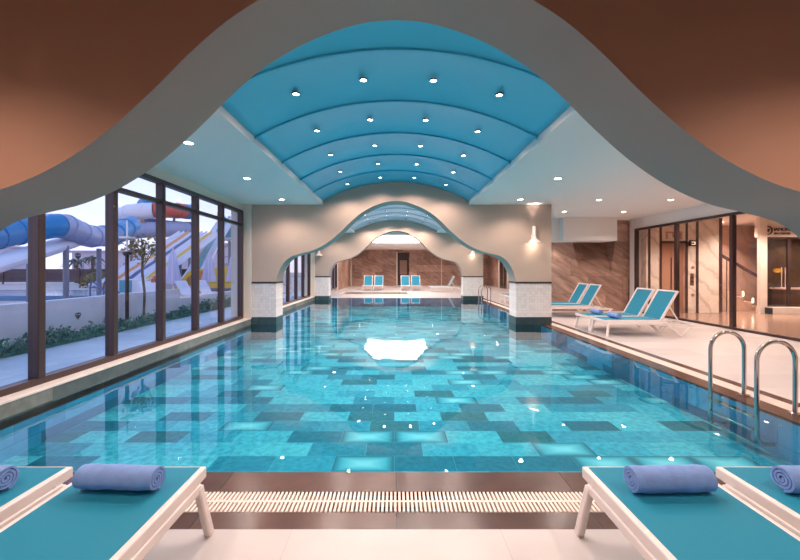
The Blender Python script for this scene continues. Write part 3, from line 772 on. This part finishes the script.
# ------------------------------------------------------------ rolled towels
def towel_mesh(R=.071, L=.40):
    bm = B(); turns = 3.4; n = 120; th = R/(turns+.3)*.66
    outer, inner = [], []
    sp_ = []
    for i in range(n+1):
        f = i/n; r = .012+(R-.012)*f; a = -PI/2-.2-turns*2*PI*(1-f)
        sp_.append((r, a))
    for r, a in sp_:
        rin = max(r-th, .003)
        outer.append((r*math.cos(a), r*math.sin(a)*.94)); inner.append((rin*math.cos(a), rin*math.sin(a)*.94))
    NX = 14
    def edge(x, k, r):
        return x
    G = []
    for j in range(NX+1):
        x = -L/2+L*j/NX; w = .0025*math.sin(j*1.7)+.0018*math.sin(j*.9+1)
        e = 1-.05*(abs(2*j/NX-1)**8)
        G.append(([bm.verts.new((x, p[0]*e, (p[1]+w*.6)*e)) for p in outer], [bm.verts.new((x, p[0]*e, (p[1]+w*.6)*e)) for p in inner]))
    for j in range(NX):
        for s in (0, 1):
            a, b = G[j][s], G[j+1][s]
            for i in range(n): bm.faces.new((a[i], a[i+1], b[i+1], b[i]))
        for i in (0, n): bm.faces.new((G[j][0][i], G[j+1][0][i], G[j+1][1][i], G[j][1][i]))
    for j in (0, NX):
        a, b = G[j]
        for i in range(n): bm.faces.new((a[i], a[i+1], b[i+1], b[i]))
    return bm
def towel(loc, rz, label, src=[None]):
    z0 = .373+.0665
    if src[0] is None:
        o = obj('rolled_towel', towel_mesh(), towelm, smooth=50); src[0] = o
    else:
        o = src[0].copy(); C.objects.link(o)
    o.location = (loc[0], loc[1], z0); o.rotation_euler = (0, 0, rz)
    tag(o, label, 'towel', 'rolled blue towels')
towel((1.385, 1.93), .03, 'rolled periwinkle towel on the front right lounger, whole in view')
towel((-1.405, 1.93), -.05+PI, 'rolled periwinkle towel on the front left lounger, whole in view')
towel((2.15, 1.93), .03, 'rolled periwinkle towel cut off by the right edge of the picture')
towel((-2.17, 1.93), PI-.04, 'rolled periwinkle towel cut off by the left edge of the picture')
towel((5.0, 8.72), PI/2, 'rolled blue towel on the nearer lounger by the glass wall')
towel((5.0, 9.49), PI/2, 'rolled blue towel on the farther lounger by the glass wall')

# ------------------------------------------------------------ pool ladders
def ladder(x, y, label):
    t = thing('pool_ladder', label, 'pool ladder', (x, y, 0), 0, 'steel pool ladders')
    R = .2
    for yy in (-.29, .29):
        pts = [(.2, yy, .0)]+[(.2, yy, .55)]+[(R*math.cos(a), yy, .55+R*math.sin(a)) for a in [PI*k/14 for k in range(1, 14)]]+[(-.2, yy, .55), (-.2, yy, -.22)]
        pts += [(-.2+.1*(1-math.cos(a)), yy, -.22-.1*math.sin(a)) for a in [PI/2*k/5 for k in range(1, 6)]]+[(-.02, yy, -.32)]
        bm = B(); tube(bm, pts, .0215, 14); obj('rail', bm, chrome, t)
        bm = B(); lathe(bm, [(.055, 0), (.055, .008), (.03, .014), (.0235, .014)], 20, (.2, yy, 0)); obj('flange', bm, chrome, t)
    for z in (-.03, -.17, -.3):
        bm = B(); box(bm, -.235, -.27, z-.02, -.165, .27, z); obj('step', bm, chrome, t, bevel=.006)
    return t
lad = ladder(3.94, 4.23, 'polished steel pool ladder with two hooped rails at near right')
dup(lad, (3.94, 16.9, 0), 0, 'small distant steel pool ladder beyond the middle arch column')

# shallow basin of the back room
t = thing('footbath', 'shallow dark basin with a white rim in the far room floor', 'basin', (-.9, 22.9, 0))
bm = B(); box(bm, -2.3, -.7, .0, 1.6, 1.3, .012); obj('basin', bm, mat('basin_brown', lin(92, 66, 56), .2), t, smooth=0)
bm = B()
box(bm, -2.45, -.85, 0, 1.75, -.7, .05); box(bm, -2.45, 1.3, 0, 1.75, 1.45, .05); box(bm, 1.6, -.7, 0, 1.75, 1.3, .05); box(bm, -2.45, -.7, 0, -2.3, 1.3, .05)
obj('rim', bm, sillm, t, smooth=0)

# ------------------------------------------------------------ outside
pav = brick_mat('blue_grey_paving', .9, .9, [lin(182, 196, 210), lin(174, 188, 204), lin(190, 202, 214)], lin(150, 162, 178), .006, 'XY', .5, 0, 3, .1)
bm = B(); box(bm, -6.75, -3, -.5, WX-.12, 60, -.01); struct('ground', bm, pav, smooth=0)
bm = B(); box(bm, -140, -3, -.5, -6.75, 160, -.02); struct('ground', bm, mat('terrace_beige', lin(196, 182, 176), .7, var=.1, vscale=.4), smooth=0)
bm = B(); box(bm, -7.25, 2, -.02, -7.05, 12.4, .85); struct('wall_terrace', bm, mat('white_render', lin(226, 224, 230), .7, var=.05, vscale=2), smooth=0)
bm = B(); box(bm, -7.25, 12.4, -.02, -7.05, 26, .55); struct('wall_terrace_low', bm, MATS['white_render'], smooth=0)
# hedge
hg = [lin(66, 106, 92), lin(90, 130, 110), lin(110, 146, 118), lin(48, 82, 72)]
leafm = NT('hedge_leaves'); oi = leafm.new('ShaderNodeNewGeometry')
leafm.l(leafm.ramp(oi.outputs['Random Per Island'], [(i/4, hg[i]) for i in range(4)], 'CONSTANT'), leafm.b.inputs['Base Color']); leafm.b.inputs['Roughness'].default_value = .6
def leaves(bm, n, fpos, s0, s1):
    for _ in range(n):
        p = Vector(fpos()); s = random.uniform(s0, s1)
        d = Vector((random.gauss(0, 1), random.gauss(0, 1), random.gauss(.4, .8))).normalized()
        w = d.cross(Vector((random.gauss(0, 1), random.gauss(0, 1), random.gauss(0, 1)))).normalized()
        quad(bm, p, p+d*s*.5+w*s*.28, p+d*s, p+d*s*.5-w*s*.28)
hi = 0
for (ya, yb, h) in ((4.2, 5.6, .34), (5.6, 7.4, .38), (7.4, 9.3, .36), (9.3, 11.6, .34), (11.6, 14.2, .42), (14.2, 17.5, .5)):
    bm = B()
    def fp():
        y = random.uniform(ya-.08, yb+.08); c_ = .75+.25*math.sin(y*7+math.sin(y*3)*2)
        return (random.uniform(-6.9, -6.6), y, random.uniform(0, h*c_*random.uniform(.5, 1)))
    leaves(bm, int(700*(yb-ya)), fp, .05, .11)
    box(bm, -6.88, ya, -.02, -6.64, yb, .06)
    o = obj('hedge', bm, leafm, smooth=0)
    tag(o, 'low green hedge outside in front of the white terrace wall, %s clump from the front' % nth[hi], 'hedge', 'hedge clumps outside'); hi += 1
# small tree and lamp post in the hedge
t = thing('young_tree', 'slim young tree with thin olive leaves outside the third pane', 'tree', (-6.86, 10.3, 0))
bm = B(); tube(bm, spline([(0, 0, 0), (.03, .02, .8), (-.02, 0, 1.5), (.04, 0, 2.1)], 6), .032, 8)
for a in (0, 1.3, 2.6, 3.9, 5.2): tube(bm, [(0, 0, 1.55+.06*a), (.3*math.cos(a), .3*math.sin(a), 2.0+.06*a)], .012, 6)
obj('trunk', bm, mat('bark', lin(110, 88, 76), .8), t)
bm = B()
def fpt():
    d = Vector((random.gauss(0, 1), random.gauss(0, 1), random.gauss(0, 1))).normalized()*random.uniform(.3, 1)
    return (d.x*.5, d.y*.55, 2.05+d.z*.42)
leaves(bm, 420, fpt, .06, .12); obj('foliage', bm, mat('olive_leaf', lin(140, 122, 70), .6), t, smooth=0)
t = thing('lamp_post', 'dark lamp post with a white cross headed mast outside the third pane', 'lamp post', (-6.9, 9.75, 0))
bm = B(); tube(bm, [(0, 0, 0), (0, 0, 1.85)], .045, 12); obj('lower_post', bm, black, t)
bm = B(); lathe(bm, [(.05, 1.85), (.1, 1.88), (.1, 1.93), (.04, 1.95)], 14); obj('collar', bm, black, t)
bm = B(); tube(bm, [(0, 0, 1.9), (0, 0, 2.75)], .022, 10); tube(bm, [(-.1, -.12, 2.3), (.1, .12, 2.3)], .02, 8); obj('mast', bm, whitem, t)
bm = B(); box(bm, -.12, -.14, 2.28, .12, .14, 2.33); obj('lamp_head', bm, whitem, t, bevel=.01)
# outdoor pool, rail, fence, bushes
bm = B(); box(bm, -26, 18.2, -.02, -14, 23.4, .22)
o = tag(obj('outdoor_pool', bm, brick_mat('outdoor_water', 2, 2, [lin(96, 150, 186), lin(84, 138, 178)], lin(96, 150, 186), 0, 'XY', .12, 0, .6, .12), smooth=0), 'outdoor blue pool seen through the second window pane', 'pool')
t = thing('pool_handrail', 'curved blue handrail at the edge of the outdoor pool', 'handrail', (-9.3, 12.0, 0))
for yy in (0, .55):
    bm = B(); tube(bm, spline([(-.35, yy, 0), (-.35, yy, .95), (-.2, yy, 1.05), (.25, yy, .6), (.45, yy, .3), (.45, yy, 0)], 6), .025, 10); obj('rail', bm, mat('rail_blue%d' % int(yy*10), lin(70, 110, 150), .3, metal=.5), t)
t = thing('timber_fence', 'dark low fence behind the outdoor pool', 'fence', (-31, 38, 0))
bm = B(); box(bm, -16, 0, .2, 11, .08, 1.5); obj('fence_panel', bm, brick_mat('fence_slats', 3, .22, [lin(84, 70, 78), lin(74, 62, 70)], lin(50, 42, 48), .03, 'XZ', .7, 0, 3, .1), t, smooth=0)
for k in range(8):
    bm = B(); box(bm, -15.9+3.8*k, -.1, 0, -15.8+3.8*k, 0, 1.6); obj('post', bm, dark_fr, t, smooth=0)
def bush(loc, r, h, label, m, n=700, ls=(.15, .3)):
    t = thing('bush', label, 'bush', loc, 0, 'bushes by the fence')
    bm = B()
    def f():
        d = Vector((random.gauss(0, 1), random.gauss(0, 1), abs(random.gauss(0, 1)))).normalized()*random.uniform(.6, 1)
        return (d.x*r, d.y*r, d.z*h)
    leaves(bm, n, f, *ls)
    bmesh.ops.create_icosphere(bm, subdivisions=2, radius=1, matrix=Matrix.Translation((0, 0, h*.4)) @ Matrix.Diagonal((r*.75, r*.75, h*.45, 1)))
    obj('foliage', bm, m, t, smooth=0)
    bm = B(); tube(bm, [(0, 0, 0), (0, 0, h*.6)], .06, 6); obj('stem', bm, MATS['bark'], t)
olive = mat('bush_olive', lin(98, 96, 62), .7, var=.3, vscale=2)
green = mat('bush_green', lin(58, 84, 62), .7, var=.3, vscale=2)
bush((-24.8, 32, 0), 1.6, 1.55, 'olive bush before the dark fence, right of the palm', olive)
bush((-23.0, 35.6, 0), 1.1, 1.5, 'olive bush before the dark fence, nearest the window mullion', olive)
bush((-21.7, 30, 0), 1.1, 1.25, 'dark green bush behind the lamp post', green)
def palm(loc, h, label):
    t = thing('palm_tree', label, 'palm tree', loc, 0, 'palms beyond the fence')
    bm = B(); tube(bm, spline([(0, 0, 0), (.08, 0, h*.5), (.02, 0, h)], 6), [.16]*6+[.13]*7, 10); obj('trunk', bm, MATS['bark'], t)
    bm = B()
    for k in range(15):
        a = 2*PI*k/15+random.uniform(-.2, .2); el = random.uniform(.2, 1.1); Lf = random.uniform(1.1, 1.6)
        prev = None
        for j in range(7):
            s = j/6; p = Vector((math.cos(a)*Lf*s*math.cos(el*.6), math.sin(a)*Lf*s*math.cos(el*.6), h+Lf*s*math.sin(el)-1.3*s*s))
            w = Vector((-math.sin(a), math.cos(a), 0))*(.16*math.sin(PI*min(1, s*.9+.08)))
            cur = (p+w+Vector((0, 0, -.05)), p, p-w+Vector((0, 0, -.05)))
            if prev:
                quad(bm, prev[0], prev[1], cur[1], cur[0]); quad(bm, prev[1], prev[2], cur[2], cur[1])
            prev = cur
    obj('fronds', bm, mat('palm_frond', lin(84, 92, 80), .7), t)
palm((-32, 40, 0), 2.6, 'small palm beyond the fence, right one in the second pane')
palm((-34.5, 41, 0), 2.3, 'small palm beyond the fence, left one in the second pane')
# distant hotel blocks
for i, (x, y, w, h) in enumerate(((-72, 62, 14, 5), (-52, 68, 12, 4.4), (-36, 72, 14, 6))):
    t = thing('distant_building', 'pale distant building on the horizon, %s' % ['behind the left tube slide', 'behind the palms', 'behind the striped slide'][i], 'building', (x, y, 0))
    bm = B(); box(bm, -w/2, 0, 0, w/2, 8, h); obj('walls', bm, mat('haze_wall%d' % i, lin(206, 196, 206), .8), t, smooth=0)
    bm = B(); box(bm, -w/2-.3, -.3, h, w/2+.3, 8.3, h+.4); obj('roof', bm, mat('haze_roof%d' % i, lin(180, 168, 180), .8), t, smooth=0)
    for k in range(4):
        bm = B(); box(bm, -w/2+1+k*w/4.4, -.05, 1.2, -w/2+2.2+k*w/4.4, .02, 2.6); obj('window', bm, mat('haze_window%d%d' % (i, k), lin(150, 150, 170), .3), t, smooth=0)

# water slides
sblue = mat('slide_blue', lin(18, 122, 178), .3); lorange = mat('lane_orange_hazed', lin(226, 172, 124), .4); lnavy = mat('lane_blue_hazed', lin(104, 128, 168), .4); lyellow = mat('lane_yellow_hazed', lin(228, 198, 108), .4); slilac = mat('slide_lilac', lin(150, 158, 188), .35); sred = mat('slide_red', lin(196, 84, 66), .35)  # lane colours are paled towards white, dusk haze put into them
swhite = mat('slide_white', lin(222, 222, 232), .35); sorange = mat('slide_orange', lin(220, 140, 76), .4); syellow = mat('slide_yellow', lin(232, 186, 50), .4)
steal = mat('slide_teal', lin(120, 186, 196), .4); steel = mat('slide_steel', lin(120, 124, 140), .4); sdark = mat('slide_navy', lin(46, 74, 120), .35)
def ribs(bm, pts, r, every=4, n=16):
    for i in range(2, len(pts)-2, every):
        d = (pts[i+1]-pts[i-1]).normalized()*.05
        tube(bm, [pts[i]-d, pts[i]+d], r*1.07, n)
def tube_slide(name, label, pts, r, secs, poles):
    base = Vector((pts[0].x, pts[0].y, 0))
    t = thing(name, label, 'water slide', base)
    n = len(pts)
    for a, b, m in secs:
        i0, i1 = int(a*(n-1)), int(b*(n-1))
        bm = B(); P = [p-base for p in pts[i0:i1+1]]; tube(bm, P, r, 18); ribs(bm, P, r)
        obj('tube_section', bm, m, t)
    for p in poles:
        bm = B(); tube(bm, [Vector((p[0], p[1], 0))-base, Vector((p[0], p[1], p[2]))-base], .12, 10); obj('support_pole', bm, steel, t)
    return t
pts = spline([at(-70, 236, 13), at(-15, 236, 14.5), at(25, 230, 16), at(62, 226, 17.5), at(88, 236, 19.5), at(112, 234, 22), at(132, 224, 25)], 8)
tube_slide('tube_slide', 'large enclosed blue and lilac tube slide outside the first panes', pts, .55, [(0, .48, sblue), (.48, .74, slilac), (.74, 1, sblue)], [(at(66, 0, 17.8).x, 17.8, 2.6), (at(99, 0, 20.6).x, 20.6, 2.6)])
ctr = Vector((-22.6, 36, 0)); pts = []
for k in range(91):
    f = k/90; a = 2.7-f*11.1
    pts.append(ctr+Vector((2.7*math.cos(a), 2.7*math.sin(a), 7.7-f*3.0)))
pts = pts+[pts[-1]+Vector((-.8, .2, -.2)), pts[-1]+Vector((-1.5, .7, -.45))]
tube_slide('spiral_slide', 'spiral tube slide in blue, white, red and lilac above the third pane', pts, .68, [(0, .26, sblue), (.26, .34, sred), (.34, .5, swhite), (.5, .56, sorange), (.56, .8, sdark), (.8, 1, slilac)], [(-22.6, 38.7, 7), (-25.3, 36.3, 5.2), (-19.9, 36.6, 5.2)])
pts = spline([at(-60, 282, 12.5), at(-10, 266, 14), at(30, 254, 16), at(66, 243, 18.6), at(84, 236, 20)], 6)
base = Vector((pts[0].x, pts[0].y, 0)); t = thing('open_flume', 'white open flume sloping below the large blue tube slide', 'water slide', base)
bm = B(); tube(bm, [p-base for p in pts], .55, 14, flat=.6); obj('flume', bm, swhite, t)
bm = B(); tube(bm, [Vector((pts[12].x, pts[12].y, 0))-base, pts[12]-base], .12, 10); obj('support_pole', bm, steel, t)
def lane_slide(label, path, lanes, lw, poles, name):
    pts = spline(path, 8); base = Vector((pts[-1].x, pts[-1].y, 0)); t = thing(name, label, 'water slide', base)
    n = len(lanes)
    for j, m in enumerate(lanes):
        bm = B(); x0 = (j-n/2)*lw; prev = None
        for p in pts:
            q = p-base
            cur = [bm.verts.new(q+Vector((x0+a*lw, 0, b))) for a, b in ((0, .22), (.1, .05), (.5, 0), (.9, .05), (1, .22), (1, -.1), (0, -.1))]
            if prev:
                for i in range(7): bm.faces.new((prev[i], prev[(i+1) % 7], cur[(i+1) % 7], cur[i]))
            prev = cur
        obj('lane', bm, m, t)
    for (i, h) in poles:
        p = pts[i]-base
        bm = B(); tube(bm, [(p.x, p.y, 0), (p.x, p.y, p.z-.1)], .13, 10); obj('support_pole', bm, steel, t)
    return t
lane_slide('wide white slide with orange, blue and yellow lanes outside the middle panes', [at(200, 233, 33), at(180, 247, 31), at(160, 261, 29), at(140, 274, 27), at(128, 283, 25.5), at(116, 287, 24.5)],
           [swhite, swhite, lorange, swhite, lnavy, swhite, swhite, lyellow, swhite], .4, [(8, 0), (18, 0)], 'racing_slide')
lane_slide('pale blue steep slide behind the white umbrellas', [at(228, 218, 37), at(221, 229, 36), at(208, 250, 33), at(198, 270, 30), at(190, 283, 28)], [swhite, steal, swhite], .5, [(7, 0), (16, 0)], 'steep_slide')
t = thing('slide_tower', 'steel slide tower with a teal cabin outside the fifth pane', 'tower', (-16.2, 38.5, 0))
for x in (-1.2, 1.2):
    for y in (-1.2, 1.2):
        bm = B(); tube(bm, [(x, y, 0), (x, y, 7)], .14, 8); obj('post', bm, steel, t)
bm = B(); box(bm, -1.4, -1.4, 4.4, 1.4, 1.4, 4.6); obj('platform', bm, swhite, t)
bm = B(); box(bm, -1.3, -1.35, 4.6, 1.3, 1.3, 6.0); obj('cabin', bm, steal, t, bevel=.05)
bm = B()
for k in range(4): bar(bm, (-1.2, -1.2, .4+k), (1.2, -1.2, 1.4+k), .06, .06)
obj('brace', bm, steel, t)
# yellow and orange play pieces
t = thing('play_slide', 'yellow play slide beside the closed umbrellas', 'play slide', at(185, 0, 23.5).xy.to_3d())
bm = B(); prism(bm, [(-1.2, .05), (-.4, .25), (.5, 1.3), (1.0, 1.5), (1.2, 1.5), (1.2, 1.38), (.6, 1.1), (-.3, .1)], 'Y', -.6, .6); obj('chute', bm, syellow, t)
bm = B(); box(bm, .9, -.6, 0, 1.1, .6, 1.4); obj('ladder_frame', bm, sorange, t)
t = thing('play_wall', 'yellow play wall behind the second white umbrella', 'play wall', at(222, 0, 26).xy.to_3d())
bm = B(); prism(bm, [(-1.6, 0), (-1.6, .9), (-.7, 1.5), (.4, 1.7), (1.6, 1.2), (1.6, 0)], 'Y', -.12, .12); obj('panel', bm, syellow, t)
bm = B(); box(bm, -1.7, -.2, 0, 1.7, .2, .2); obj('base', bm, sdark, t)
t = thing('drinks_kiosk', 'white cabinet with a teal panel beside the young tree', 'cabinet', at(136, 0, 19).xy.to_3d())
bm = B(); box(bm, -.75, -.3, 0, .75, .3, 1.0); obj('body', bm, swhite, t, bevel=.03)
bm = B(); box(bm, -.6, -.33, .35, .0, -.3, .95); obj('panel', bm, mat('kiosk_teal', lin(60, 160, 180), .4), t)
t = thing('orange_bin', 'tall orange bin beside the white cabinet', 'bin', at(158, 0, 19).xy.to_3d())
bm = B(); lathe(bm, [(.24, 0), (.3, .9), (.3, .95)], 16); obj('body', bm, mat('bin_orange', lin(206, 92, 52), .5), t)
bm = B(); lathe(bm, [(.31, .95), (.31, 1.0), (.18, 1.15), (.0001, 1.2)], 16); obj('lid', bm, sred, t)
# closed umbrellas
def umbrella(loc, label):
    t = thing('closed_umbrella', label, 'umbrella', loc, 0, 'closed umbrellas on the terrace')
    bm = B(); tube(bm, [(0, 0, 0), (0, 0, 2.5)], .03, 8); obj('pole', bm, swhite, t)
    bm = B(); n = 24; rings = []
    for r, z in ((.05, 2.42), (.14, 2.1), (.22, 1.5), (.3, 1.0), (.33, .78)):
        rings.append([bm.verts.new((r*(1+.22*(k % 3-1))*math.cos(2*PI*k/n), r*(1+.22*(k % 3-1))*math.sin(2*PI*k/n), z)) for k in range(n)])
    for a, b in zip(rings, rings[1:]):
        for k in range(n): bm.faces.new((a[k], a[(k+1) % n], b[(k+1) % n], b[k]))
    bm.faces.new(rings[0]); obj('canopy', bm, mat('umbrella_cloth', lin(206, 204, 226), .8) if 'umbrella_cloth' not in MATS else MATS['umbrella_cloth'], t)
    bm = B(); box(bm, -.3, -.3, 0, .3, .3, .08); obj('base', bm, steel, t)
    return t
u0 = umbrella(at(173, 0, 18.5).xy.to_3d(), 'closed white umbrella seen through the fourth pane')
dup(u0, at(209, 0, 21.5).xy.to_3d(), 0, 'closed white umbrella seen through the fifth pane')
dup(u0, at(233, 0, 22).xy.to_3d(), 0, 'closed white umbrella seen through the last pane before the column')
# white garden loungers outside
go = 'white loungers outside'
o0 = None
for i, (px, Y, lab) in enumerate(((170, 16.5, 'fourth pane, farther one'), (183, 14.6, 'fourth pane, nearer one'), (207, 17, 'fifth pane'), (226, 18, 'sixth pane'))):
    p = at(px, 0, Y)
    if o0 is None:
        t = thing('garden_lounger', 'white lounger on the terrace outside the '+lab, 'sun lounger', (p.x, p.y, 0), 1.2, go)
        bm = B(); box(bm, -.3, 0, .3, .3, 1.2, .36); obj('seat', bm, swhite, t, bevel=.02)
        bm = B(); bar(bm, (0, 1.2, .34), (0, 1.65, .95), .6, .05); obj('backrest', bm, swhite, t, bevel=.01)
        for x, y in ((-.26, .1), (.26, .1), (-.26, 1.1), (.26, 1.1)):
            bm = B(); box(bm, x-.025, y-.025, 0, x+.025, y+.025, .3); obj('leg', bm, swhite, t)
        o0 = t
    else: dup(o0, (p.x, p.y, 0), 1.2, 'white lounger on the terrace outside the '+lab, go)
